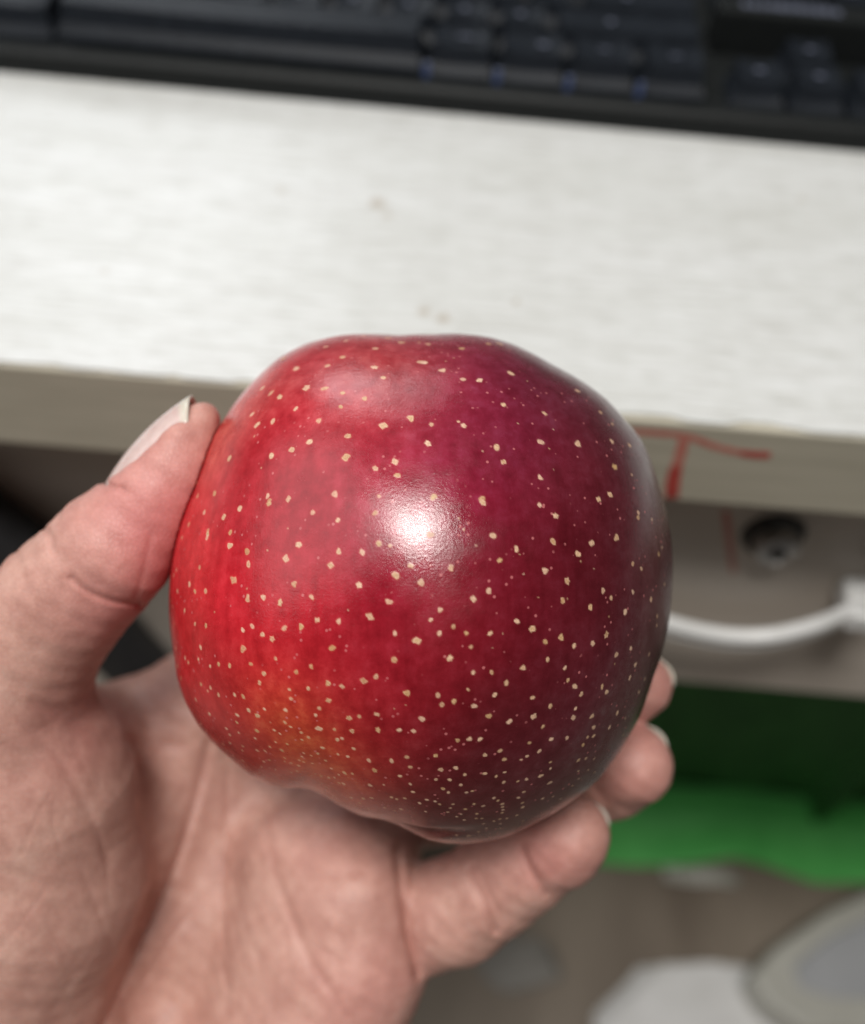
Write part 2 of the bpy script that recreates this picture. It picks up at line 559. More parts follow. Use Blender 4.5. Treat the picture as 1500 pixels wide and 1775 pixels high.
# ------------------------------------------------------------------ white cable
cab_y = PAN_Y - 0.012
pts_px = [(760, 900), (900, 985), (1040, 1050), (1160, 1088), (1250, 1107), (1330, 1108), (1410, 1090), (1470, 1064), (1560, 1018), (1680, 930)]
C3 = [hit_y(px, py, cab_y) for px, py in pts_px]
cab = empty("cable", tuple(C3[4]))
tag(cab, "white twin cable sagging in an arc in front of the drawer", "cable")
SP = spline([tuple(p) for p in C3], 90) - np.array(C3[4])
for dz, dy in ((0.0022, 0.0), (-0.0022, 0.0008)):
    new_obj("wire", tube_mesh("wire", [tuple(p + np.array([0, dy, dz])) for p in SP], 0.0026, 16), M_WIRE, cab)
cl = hit_y(1486, 1056, PAN_Y - 0.010) - np.array(C3[4])
bm = box_bm(cl[0] - 0.0042, cl[0] + 0.0085, cl[1] - 0.006, cl[1] + 0.0098, cl[2] - 0.0045, cl[2] + 0.0045, 0.0015, 3)
new_obj("cable_clip", bm_mesh("cable_clip", bm), M_WIRE, cab)

# ------------------------------------------------------------------ keyboard
k0, k1 = hit_z(0, 125, DESK_Z), hit_z(1500, 265, DESK_Z)
kc = hit_z(750, 195, DESK_Z)
kyaw = math.atan2(k1[1] - k0[1], k1[0] - k0[0])
kb = empty("keyboard", tuple(kc), kyaw)
tag(kb, "black computer keyboard lying at the back of the white desk", "keyboard")


def kb_px(px, py, v, axis=None):
    """local x of the pixel's ray where it meets the keyboard's local depth v"""
    d = ray(px, py)
    R = np.array([[math.cos(kyaw), math.sin(kyaw), 0], [-math.sin(kyaw), math.cos(kyaw), 0], [0, 0, 1]])
    o, dd = R @ (CAM - kc), R @ d
    s = (v - o[1]) / dd[1]
    return o + dd * s


KD = 0.135
CH = 0.0085
bm = bmesh.new()
profile = [(0.0, 0.0), (0.0, CH - 0.0015), (0.0016, CH), (0.0048, CH + 0.0006), (0.0052, CH - 0.002), (KD - 0.006, CH + 0.004), (KD, CH + 0.003), (KD, 0.0)]
xa, xb = -0.26, 0.22
for x in (xa, xb):
    vs = [bm.verts.new((x, p[0], p[1])) for p in profile]
bm.verts.ensure_lookup_table()
np_ = len(profile)
for i in range(np_):
    j = (i + 1) % np_
    bm.faces.new((bm.verts[i], bm.verts[j], bm.verts[np_ + j], bm.verts[np_ + i]))
bm.faces.new([bm.verts[i] for i in range(np_)][::-1])
bm.faces.new([bm.verts[np_ + i] for i in range(np_)])
new_obj("case", bm_mesh("case", bm), M_KB, kb)


def keycap_mesh(w, d=0.0180, h=0.0105, inset=0.0022, front=0.0046):
    """tapered keycap: footprint w x d, dished top, soft edges; origin bottom front left"""
    bm = bmesh.new()
    nx, ny = 6, 4
    grid = {}
    for i in range(nx + 1):
        for j in range(ny + 1):
            u, v = i / nx, j / ny
            x = inset + u * (w - 2 * inset)
            y = front + v * (d - front - inset * 0.6)
            z = h + 0.0012 * v - 0.0007 * (1 - (2 * u - 1) ** 2)
            grid[i, j] = bm.verts.new((x, y, z))
    for i in range(nx):
        for j in range(ny):
            bm.faces.new((grid[i, j], grid[i + 1, j], grid[i + 1, j + 1], grid[i, j + 1]))
    ring = [grid[i, 0] for i in range(nx + 1)] + [grid[nx, j] for j in range(1, ny + 1)] + [grid[i, ny] for i in range(nx - 1, -1, -1)] + [grid[0, j] for j in range(ny - 1, 0, -1)]
    prev = ring
    for f, zz in ((0.08, 0.88), (0.34, 0.46), (0.92, 0.22), (1.0, 0.0)):
        cur = []
        for v in ring:
            tx, ty = v.co.x, v.co.y
            bx = (tx - inset) / (w - 2 * inset) * w
            by = (ty - front) / (d - front - inset * 0.6) * d
            cur.append(bm.verts.new((tx + (bx - tx) * f, ty + (by - ty) * f, v.co.z * zz)))
        for a in range(len(ring)):
            b = (a + 1) % len(ring)
            bm.faces.new((prev[a], cur[a], cur[b], prev[b]))
        prev = cur
    return bm_mesh("keycap", bm)


mesh_cache = {}


def key(x, y, z, w, legend=None, glint=False, h=0.0105):
    kk = (round(w, 4), round(h, 4))
    if kk not in mesh_cache:
        mesh_cache[kk] = keycap_mesh(w, h=h)
    o = new_obj("keycap", mesh_cache[kk], M_KEY, kb)
    o.location = (x, y, z)
    if legend:
        bm = bmesh.new()
        r = random.Random(int(x * 1e5))
        for (lx, ly, lw, lh) in legend:
            m_ = box_bm(lx, lx + lw, ly, ly + lh, h + 0.0004, h + 0.0007)
            t_ = bpy.data.meshes.new("t")
            m_.to_mesh(t_)
            m_.free()
            bm.from_mesh(t_)
            bpy.data.meshes.remove(t_)
        lo = new_obj("legend", bm_mesh("legend", bm), M_LEG, o)
    return o


ROW = 0.0190
KZ = CH - 0.0005
Y1 = 0.0062
x_space0, x_space1 = kb_px(92, 40, Y1)[0], kb_px(732, 100, Y1)[0]
xm = kb_px(738, 120, Y1)[0]
xm2 = kb_px(1232, 160, Y1)[0]
mw = (xm2 - xm) / 4
key(x_space0, Y1, KZ + 0.0012, x_space1 - x_space0, h=0.0115)
for i in range(4):
    leg = [(mw * 0.42 + k * 0.0018, 0.009, 0.0012, 0.0016) for k in range(2 if i else 3)]
    if i == 1: leg = [(mw * 0.55, 0.008, 0.0030, 0.0024)]
    key(xm + i * mw, Y1, KZ, mw - 0.0010, leg)
    lo = new_obj("key_glint", bm_mesh("key_glint", box_bm(-0.0004, 0.0018, -0.0002, 0.0004, 0.0006, 0.0062, 0.0002, 1)), M_GLINT, kb)  # small glowing strip added as the bluish glint at the key's corner
    lo.location = (xm + i * mw - 0.0003, Y1 - 0.0006, KZ)
# keys left of the space bar
for i in range(1, 4):
    key(x_space0 - i * mw - 0.0004, Y1, KZ, mw - 0.0010)
# upper rows of the main block
x_left = x_space0 - 3 * mw
rows = [[2.25] + [1] * 10 + [2.75], [1.75] + [1] * 11 + [2.25], [1.5] + [1] * 12 + [1.5], [1] * 13 + [2]]
unit = (xm2 - x_left) / 15.0
for rix, r in enumerate(rows):
    x = x_left
    for w in r:
        key(x, Y1 + (rix + 1) * ROW, KZ + 0.0010 * (rix + 1), w * unit - 0.0010, [(w * unit * 0.35, 0.0085, 0.0022, 0.0026)])
        x += w * unit
# arrow keys and the block above them
xa0 = kb_px(1268, 170, Y1)[0]
for i in range(3):
    key(xa0 + i * (unit + 0.0008), Y1, KZ - 0.001, unit - 0.0010, [(unit * 0.4, 0.009, 0.003, 0.0022)], h=0.0092)
key(xa0 + unit + 0.0008, Y1 + ROW, KZ - 0.0008, unit - 0.0010, [(unit * 0.4, 0.009, 0.003, 0.0022)], h=0.0092)
for rix in (3, 4):
    for i in range(3):
        key(xa0 + i * (unit + 0.0008), Y1 + rix * ROW, KZ + 0.001 * rix, unit - 0.0010, [(unit * 0.3, 0.009, 0.005, 0.0022)])
# raised name plate with pale, worn lettering
npx = kb_px(1236, 60, Y1 + 1.65 * ROW)
pl = new_obj("name_plate", bm_mesh("name_plate", box_bm(0, 0.075, 0, 0.013, 0, 0.0155, 0.001, 2)), M_KB, kb)
pl.location = (xa0 - 0.003, Y1 + 2.02 * ROW, KZ)
bm = bmesh.new()
r = random.Random(3)
x = 0.0085
for i in range(11):
    wd = r.uniform(0.0018, 0.0032)
    m_ = box_bm(x, x + wd, 0.0035 + r.uniform(-0.0003, 0.0003), 0.0035 + r.uniform(0.004, 0.0058), 0.0154, 0.0158)
    t_ = bpy.data.meshes.new("t")
    m_.to_mesh(t_)
    m_.free()
    bm.from_mesh(t_)
    bpy.data.meshes.remove(t_)
    x += wd + 0.0009
new_obj("lettering", bm_mesh("lettering", bm), M_LEG, pl)

# ------------------------------------------------------------------ things on the floor under the desk
# green fabric bin: sheet floor with wavy lip, back and side walls
gA, gB = hit_z(1000, 1395, 0.004), hit_z(1520, 1395, 0.004)
gyaw = math.radians(0)
BX0, BX1 = hit_z(940, 1400, 0)[0], 0.56
BYB = hit_z(1250, 1402, 0)[1]
lip_px = [(900, 1470), (1040, 1497), (1120, 1500), (1200, 1500), (1270, 1492), (1340, 1505), (1420, 1528), (1500, 1530), (1580, 1522), (1700, 1540), (1900, 1560)]
lipP = np.array([hit_z(a, b, 0.010) for a, b in lip_px])
binroot = empty("storage_bin", (float((BX0 + BX1) / 2), float(BYB), 0))
tag(binroot, "bright green fabric storage bin under the desk with a wavy front lip", "storage bin")
V, F = [], []
nx, ny = 60, 12
bxs = np.linspace(BX0, BX1, nx + 1)
lipy = np.interp(bxs, lipP[:, 0], lipP[:, 1])
for i, x in enumerate(bxs):
    for j in range(ny + 1):
        v = j / ny
        y = BYB + (lipy[i] - BYB) * v
        z = 0.012 + 0.004 * math.sin(x * 40 + v * 2) * v + 0.003 * math.sin(x * 23 + 1) + (0.03 * (1 - v) ** 6)
        V.append((x - binroot.location.x, y - BYB, z))
for i in range(nx):
    for j in range(ny):
        a = i * (ny + 1) + j
        F.append((a, a + 1, a + ny + 2, a + ny + 1))
me = bpy.data.meshes.new("bin_floor")
me.from_pydata(V, [], F)
me.update()
me.polygons.foreach_set("use_smooth", [True] * len(me.polygons))
o = new_obj("bin_floor", me, M_GREEN, binroot)
sm = o.modifiers.new("thickness", 'SOLIDIFY')
sm.thickness, sm.offset = 0.003, -1
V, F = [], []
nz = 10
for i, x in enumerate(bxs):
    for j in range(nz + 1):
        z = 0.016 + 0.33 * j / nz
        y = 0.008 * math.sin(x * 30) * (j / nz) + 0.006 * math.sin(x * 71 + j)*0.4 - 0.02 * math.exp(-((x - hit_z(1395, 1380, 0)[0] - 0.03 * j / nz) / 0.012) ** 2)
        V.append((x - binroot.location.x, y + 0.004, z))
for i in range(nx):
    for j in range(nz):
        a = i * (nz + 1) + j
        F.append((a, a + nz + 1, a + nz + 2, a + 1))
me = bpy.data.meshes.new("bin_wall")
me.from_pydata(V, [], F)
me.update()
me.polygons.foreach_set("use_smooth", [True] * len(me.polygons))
o = new_obj("bin_wall", me, M_GREEN_SHADE, binroot)
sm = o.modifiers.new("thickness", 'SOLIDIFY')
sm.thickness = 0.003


def crumple(name, loc, sx, sy, sz, mat, seed, label, cat, sub=4):
    bm = bmesh.new()
    bmesh.ops.create_icosphere(bm, subdivisions=sub, radius=1)
    r = random.Random(seed)
    dirs = [(Vector((r.gauss(0, 1), r.gauss(0, 1), r.gauss(0, 1))).normalized(), r.uniform(0.62, 1.0)) for _ in range(26)]
    for v in bm.verts:
        n_ = v.co.normalized()
        m_ = 1.0
        for d, h in dirs:
            c = n_.dot(d)
            if c > 0.05: m_ = min(m_, h / c)
        v.co = Vector((n_.x * m_ * sx, n_.y * m_ * sy, max(n_.z * m_ * sz, -sz * 0.55) + sz * 0.55))
    o = new_obj(name, bm_mesh(name, bm), mat)
    o.location = loc
    return tag(o, label, cat)


p = hit_z(905, 1668, 0.006)
crumple("paper_scrap", (p[0], p[1], 0.001), 0.040, 0.028, 0.010, M_CARD, 4, "small crumpled greyish paper scrap on the floor below the fingers", "paper")
p = hit_z(1255, 1760, 0.015)
crumple("plastic_bag", (p[0], p[1], 0.001), 0.118, 0.058, 0.020, M_WHITE, 9, "white crumpled plastic bag on the floor beside the pale case", "bag")
# white scrap under the lip of the bin
p = hit_z(1215, 1512, 0.004)
bm = box_bm(-0.036, 0.036, -0.007, 0.007, 0, 0.0012)
bmesh.ops.subdivide_edges(bm, edges=bm.edges[:], cuts=5, use_grid_fill=True)
for v in bm.verts:
    v.co.z += 0.004 + 0.003 * math.sin(v.co.x * 120 + v.co.y * 60)
sc_ = new_obj("paper_scrap", bm_mesh("paper_scrap", bm, True), M_PALE)
sc_.location = (p[0], p[1] - 0.004, 0)
tag(sc_, "flat pale paper strip lying along the lip of the green bin", "paper")
# pale case with grey lid panel at the lower right
case = empty("plastic_case", tuple(hit_z(1420, 1690, 0.0)))
tag(case, "pale plastic case with a grey lid panel, standing slanted on the floor", "case")


def prism(name, pxs, z0, z1, mat, parent, bevel=0.003):
    bm = bmesh.new()
    vs = []
    for q in pxs:
        h_ = hit_z(q[0], q[1], z1)
        vs.append(bm.verts.new((h_[0] - parent.location.x, h_[1] - parent.location.y, z1)))
    f_ = bm.faces.new(vs)
    ex = bmesh.ops.extrude_face_region(bm, geom=[f_])
    for v in ex["geom"]:
        if isinstance(v, bmesh.types.BMVert): v.co.z = z0
    bmesh.ops.bevel(bm, geom=[e for e in bm.edges], offset=bevel, segments=3, profile=0.5, affect='EDGES')
    return new_obj(name, bm_mesh(name, bm), mat, parent)


prism("case_body", [(1300, 1690), (1345, 1640), (1440, 1575), (1560, 1520), (1800, 1640), (1700, 1790), (1400, 1790), (1330, 1740)], 0.001, 0.060, M_PALE, case, 0.006)
prism("case_lid", [(1378, 1672), (1440, 1622), (1560, 1566), (1720, 1640), (1640, 1735), (1450, 1728), (1390, 1712)], 0.060, 0.066, M_GREY, case, 0.003)

# black strap hanging in front of the knee panel
SY = KNEE_Y - 0.0135
L = [hit_y(*q, SY) for q in ((-220, 790), (-60, 890), (60, 975), (150, 1058), (225, 1138), (300, 1212), (380, 1290))]
L = spline([tuple(q) for q in L], 30)
st_ = new_obj("strap", tube_mesh("strap", [tuple(q) for q in L], 0.0125, 20), M_BLACK)
tag(st_, "thick black strap hanging under the desk edge behind the thumb", "strap")

# ------------------------------------------------------------------ apple
AC = cs(730, 1020, 177)
AD = float(np.linalg.norm(AC))
az = -AC / AD                                   # towards the camera
ax = np.cross(np.array([0, 1.0, 0]), az); ax /= np.linalg.norm(ax)
ay = np.cross(az, ax)
SIL = [(590, 578), (530, 592), (480, 618), (438, 658), (410, 690), (386, 726), (369, 750), (350, 796), (333, 844), (316, 890), (301, 950), (294, 1000), (292, 1070),
       (301, 1140), (305, 1174), (320, 1218), (342, 1258), (370, 1290), (402, 1318), (434, 1344), (470, 1361), (500, 1367), (520, 1365), (544, 1370), (566, 1381),
       (590, 1396), (624, 1413), (658, 1421), (690, 1430), (712, 1442), (740, 1456), (770, 1463), (800, 1465), (840, 1461), (880, 1452), (930, 1428), (970, 1406),
       (1010, 1378), (1042, 1350), (1070, 1314), (1090, 1282), (1110, 1244), (1124, 1206), (1134, 1174), (1148, 1135), (1160, 1086), (1166, 1030), (1168, 970),
       (1162, 910), (1148, 850), (1132, 800), (1114, 760), (1086, 726), (1058, 694), (1010, 658), (960, 630), (920, 608), (890, 594), (850, 582), (790, 575.5),
       (750, 577), (690, 578.5), (640, 576), (612, 576)]
ph, Rs = [], []
for q in SIL:
    d = cs(q[0], q[1], 1.0)
    d = d / np.linalg.norm(d)
    x, y, z = d @ ax, d @ ay, d @ az
    ph.append(math.atan2(y, x))
    Rs.append(AD * math.sqrt(x * x + y * y))
ph, Rs = np.array(ph), np.array(Rs)
od = np.argsort(ph)
ph, Rs = ph[od], Rs[od]
ph_e = np.concatenate([ph - 2 * math.pi, ph, ph + 2 * math.pi])
Rs_e = np.concatenate([Rs, Rs, Rs])
tab_p = np.linspace(-math.pi, math.pi, 1440)
tab_r = np.interp(tab_p, ph_e, Rs_e)
ker = np.exp(-np.linspace(-2, 2, 13) ** 2); ker /= ker.sum()
tab_r = np.convolve(np.concatenate([tab_r[-7:-1], tab_r, tab_r[1:7]]), ker, 'valid')
RSM = np.exp(-np.linspace(-2, 2, 241) ** 2); RSM /= RSM.sum()
tab_s = np.convolve(np.concatenate([tab_r[-121:-1], tab_r, tab_r[1:121]]), RSM, 'valid')   # broad shape, without the small lobes
RZF, RZB = 42.0, 42.5


def apple_R(D):
    """radius (mm) of the apple along unit directions D given in the apple frame (right, up, to the camera)"""
    phi = np.arctan2(D[:, 1], D[:, 0])
    s = np.sqrt(np.clip(1 - D[:, 2] ** 2, 0, 1))
    rs, rl = np.interp(phi, tab_p, tab_r), np.interp(phi, tab_p, tab_s)
    wz = np.where(D[:, 2] > 0, RZF, RZB)
    r = wz + (rl - wz) * s ** 2 + (rs - rl) * np.exp(-((D[:, 2] - 0.22) / 0.34) ** 2)
    # stem hollow (top, tilted to the back) and eye hollow (bottom, tilted to the back)
    for dx, dy, dz, dep, w in ((0.0, 0.80, -0.62, 9.0, 0.33), (-0.10, -0.90, -0.42, 6.0, 0.30)):
        n_ = math.sqrt(dx * dx + dy * dy + dz * dz)
        c = (D @ np.array([dx, dy, dz])) / n_
        r = r - dep * np.exp(-((1 - c) * 2) / (w * w))
    # fold between two lobes at the bottom
    fx, fy = D[:, 0] + 0.02, D[:, 1] + 0.905 + 0.25 * (D[:, 0] + 0.02)
    r = r - 1.3 * np.exp(-(fy / 0.02) ** 2 - ((fx - 0.03) / 0.13) ** 2) * (D[:, 2] > 0) 
    r = r + np.clip((D[:, 2] - 0.3) / 0.4, 0, 1) * (0.25 * np.sin(3.1 * D[:, 0] * 2 + 1) * np.sin(2.3 * D[:, 1] * 2) + 0.16 * np.sin(9 * D[:, 0] + 2 * D[:, 1] + 2))
    return r


def apple_sdf(P):
    q = P - AC
    L_ = np.stack([q @ ax, q @ ay, q @ az], -1)
    r = np.linalg.norm(L_, axis=-1)
    return r - apple_R(L_ / (r[:, None] + 1e-9))


def apple_hit(px, py):
    d = cs(px, py, 1.0)
    d /= np.linalg.norm(d)
    t = np.linspace(100, 200, 400)
    f = apple_sdf(t[:, None] * d)
    i = np.where(f < 0)[0]
    if len(i) == 0:
        return None
    i = i[0]
    a_, b_ = t[i - 1], t[i]
    fa, fb = f[i - 1], f[i]
    return d * (a_ + (b_ - a_) * fa / (fa - fb))


# cube sphere
N = 380
g = np.tan(np.linspace(-math.pi / 4, math.pi / 4, N + 1))
A_, B_ = np.meshgrid(g, g, indexing='ij')
O_ = np.ones_like(A_)
faces_d = [(A_, B_, O_), (-A_, B_, -O_), (O_, B_, -A_), (-O_, B_, A_), (A_, O_, -B_), (A_, -O_, B_)]
Dl, Fl, off = [], [], 0
idx = np.arange((N + 1) ** 2).reshape(N + 1, N + 1)
quad = np.stack([idx[:-1, :-1], idx[1:, :-1], idx[1:, 1:], idx[:-1, 1:]], -1).reshape(-1, 4)
for f in faces_d:
    Dl.append(np.stack([c.ravel() for c in f], -1))
    Fl.append(quad + off)
    off += (N + 1) ** 2
D = np.vstack(Dl)
D /= np.linalg.norm(D, axis=1)[:, None]
Q = np.vstack(Fl)
key_ = np.round(D * 20000).astype(np.int64)
_, first, inv = np.unique(key_[:, 0] * 10 ** 10 + key_[:, 1] * 10 ** 5 + key_[:, 2], return_index=True, return_inverse=True)
D, Q = D[first], inv.ravel()[Q]
R_ = apple_R(D)
LOC = D * R_[:, None]                            # mm in the apple frame

DOTS = {
    (290, 570): "1375,155,45 1005,258,60 1118,345,65 1390,318,45 825,512,55 900,555,55 975,592,65 1208,510,70 1360,518,60 1115,690,48 735,740,55 915,800,65 775,835,58 495,808,35 1315,797,55 1235,978,60 1080,1050,58 903,1100,62 540,1122,58 257,1335,35 262,1452,50 410,1428,55 870,1450,50 885,1490,45 1050,1475,55 1455,1432,62 755,930,22 815,1205,20",
    (590, 570): "50,103,42 205,60,40 415,78,55 530,118,60 305,170,48 20,245,55 300,333,55 373,422,52 695,287,60 735,290,55 685,118,30 760,132,52 1055,170,58 1288,130,45 1385,130,60 885,358,58 1062,437,55 1210,445,62 1475,383,60 20,555,45 5,675,45 210,605,50 610,770,60 375,840,70 790,828,48 1070,838,55 1025,803,30 1415,657,55 70,928,58 760,995,60 1355,1030,60 1418,1152,48 50,1110,70 475,1152,62 305,1210,50 497,1270,55 335,1450,40 810,1455,65 1230,1478,70 915,280,20 985,252,18 1235,1060,18",
    (890, 570): "560,537,55 272,732,50 757,722,42 860,825,35 235,980,65 562,995,60 855,975,48 1010,1010,45 878,1197,58 232,1288,48 1028,1265,28 840,1437,55 740,1478,48 312,1038,20 350,1220,14 1265,1370,35 42,820,18 348,872,15 122,452,18",
    (290, 870): "320,90,50 187,195,45 127,310,38 350,280,55 352,248,42 343,315,42 490,130,58 628,55,60 880,15,50 547,265,52 540,380,60 692,430,62 703,540,62 1028,495,62 1140,370,58 1260,92,50 1480,158,45 1485,428,48 1418,550,58 280,568,42 80,590,35 55,635,35 578,680,68 192,715,48 88,772,38 240,778,45 332,773,55 1103,712,52 697,843,55 832,828,52 977,873,58 1250,823,48 45,905,25 30,860,25 150,943,38 240,1058,40 335,1073,45 655,1113,42 738,1080,45 826,1150,48 910,1187,52 1012,1098,52 1160,1083,55 1303,1025,48 1487,1035,48 290,1262,45 75,1268,30 658,1270,60 1425,1268,62 155,1355,40 182,1392,42 270,1365,36 372,1425,35 445,1405,42 541,1420,48 725,1405,42 940,1358,38 1248,1430,42 1118,1475,45 838,1488,48 90,1422,32 410,955,20 62,1055,22 50,1090,22 690,752,18 868,420,18 1045,230,18",
    (590, 870): "1235,5,50 300,97,52 335,362,55 432,380,38 190,438,55 780,285,65 613,553,50 483,640,65 698,700,58 165,722,55 418,865,55 260,995,65 475,1140,45 670,1205,62 468,1368,65 865,937,48 785,1023,40 860,1140,48 982,1082,42 1092,1138,42 1300,1140,48 1133,1258,40 950,1358,55 1153,1480,42 1313,1480,42 1325,293,65 1383,507,50 960,570,58 1288,772,58 1155,842,58 1072,240,25 1030,142,22 1178,378,18 1410,1142,16 1320,1265,14 68,938,18",
    (890, 870): "230,27,48 368,120,50 1085,92,42 1085,135,46 1203,153,32 345,342,62 28,405,55 560,450,55 680,358,58 895,312,58 1290,395,30 1262,455,48 1037,537,45 1112,580,42 275,597,58 470,687,58 585,515,20 1312,715,38 780,772,46 848,833,42 1038,782,42 1195,845,45 430,852,52 470,840,18 668,910,55 970,957,55 35,1035,50 162,1100,58 415,1175,55 278,1213,52 527,1248,48 690,1225,48 808,1155,52 1248,992,35 1245,1070,30 895,1325,55 1020,1270,42 1178,1322,38 298,1367,42 85,1438,50 447,1442,40 1060,1410,45 217,828,16 55,457,14 700,580,14 90,625,18 830,995,18 880,1405,18",
    (290, 1170): "120,30,38 293,82,38 375,112,42 352,140,30 445,175,40 583,172,42 658,188,48 800,70,42 248,215,38 365,338,42 705,308,45 605,348,40 603,412,35 783,352,46 843,297,32 1058,127,32 1073,207,42 1222,118,42 1393,72,52 1398,222,48 1318,290,42 1287,350,38 1025,305,42 1020,412,35 1068,450,32 1318,465,58 1450,473,36 777,485,50 513,465,34 543,520,32 620,502,26 762,550,28 928,480,30 977,510,28 1162,500,34 1225,542,34 1168,563,28 940,583,26 485,600,30 543,590,32 1040,600,28 655,618,28 652,655,26 780,655,36 848,660,32 890,625,28 995,655,40 1345,632,38 1305,682,32 1183,678,26 1168,708,26 1248,700,26 1145,740,26 1183,755,26 1140,787,34 1018,720,26 1018,750,20 1073,765,24 1258,767,24 1373,743,32 1480,688,30 1475,560,40 885,738,26 838,752,30 655,745,34 570,700,26 817,797,22 1423,812,30 1335,877,28 1400,890,30 1450,890,24 1487,865,26 1125,835,24 1075,845,20 940,820,22 1285,860,20 1250,873,22 1165,885,22 1340,935,18 1378,970,22 1423,965,20 1492,938,26 1465,1003,20 1490,1030,22 340,485,28 290,425,28 800,845,18 160,240,24 150,185,20 1320,950,16 1470,1050,16 895,412,16",
    (590, 1170): "310,15,55 200,52,55 15,100,45 578,158,62 848,178,50 882,258,50 985,230,48 1108,127,32 1340,173,50 1440,72,52 1163,270,50 1290,357,52 1465,407,52 75,375,50 165,360,42 317,342,50 708,380,60 103,487,45 327,475,46 510,478,42 635,488,48 1017,568,42 1120,557,48 1213,557,44 115,640,40 15,552,40 65,708,34 248,742,46 445,748,48 577,713,46 608,800,42 827,700,42 1255,695,42 1388,657,46 1423,733,50 300,830,48 35,848,44 105,857,32 518,878,38 875,822,46 1003,807,46 1080,865,34 1255,855,42 1352,880,34 1425,845,34 830,907,36 948,910,38 1418,930,38 258,957,42 378,953,26 30,945,36 608,947,34 630,1015,38 1045,955,38 893,988,42 938,1020,34 1095,1020,32 1145,1008,30 95,1065,32 200,1072,40 272,1067,38 445,1062,34 490,1077,32 560,1070,34 170,1112,32 750,1083,34 823,1097,30 688,1112,32 862,1122,30 977,1122,30 385,1152,32 245,1160,28 470,1178,26 528,1165,36 1333,1067,36 1368,1090,32 1405,1120,36 1408,1145,36 1412,1170,32 1405,1195,32 1160,1120,30 1240,1137,36 1085,1165,34 955,1155,26 933,1190,26 740,1185,24 1010,1230,26 1048,1208,24 1075,1258,28 1185,1205,30 1180,1245,30 1228,1245,28 1243,1290,26 1268,1330,26 1332,1268,28 1385,1250,28 1445,1245,28 1390,1290,26 1385,1330,24 1200,1360,30 1115,1395,36 1010,1390,24 965,1420,24 468,292,18 568,262,14",
    (890, 1170): "475,45,42 532,98,50 592,165,48 772,100,46 810,148,50 1012,25,46 1090,150,38 1142,35,34 168,198,48 323,270,48 180,360,52 258,448,42 540,292,40 520,370,50 685,357,44 700,455,46 902,333,46 835,455,42 972,375,30 330,558,44 467,545,44 645,540,34 697,530,42 607,608,40 140,590,36 225,663,42 120,705,36 68,735,30 323,757,30 323,812,32 565,740,42 630,725,34 702,728,30 240,875,46 115,905,38 40,923,30 318,935,48 92,1015,36 45,1065,38 80,1110,32 82,1148,36 255,1072,38 565,835,28 650,825,26 705,845,28 570,900,24 955,520,30 345,1055,26 410,1075,24 32,1217,32 85,1265,28 50,1320,24 515,960,24",
}
dots = []
for (ox, oy), s in DOTS.items():
    for t_ in s.split():
        a, b, c = map(float, t_.split(","))
        h_ = apple_hit(ox + a / 5, oy + b / 5)
        if h_ is not None:
            dep = h_[2]
            q = h_ - AC
            dots.append((np.array([q @ ax, q @ ay, q @ az]), c / 5 / 2 * dep / FPX))
r = random.Random(11)
while len(dots) < 900:                            # the rest of the skin, round the back
    d = np.array([r.gauss(0, 1), r.gauss(0, 1), r.gauss(0, 1)])
    d /= np.linalg.norm(d)
    if d[2] > 0.12: continue
    d = d[None]
    dots.append(((d * apple_R(d)[:, None])[0], r.uniform(0.25, 0.5)))

dotv = np.zeros(len(D)); rimv = np.zeros(len(D)); halov = np.zeros(len(D)); tonev = np.zeros(len(D))
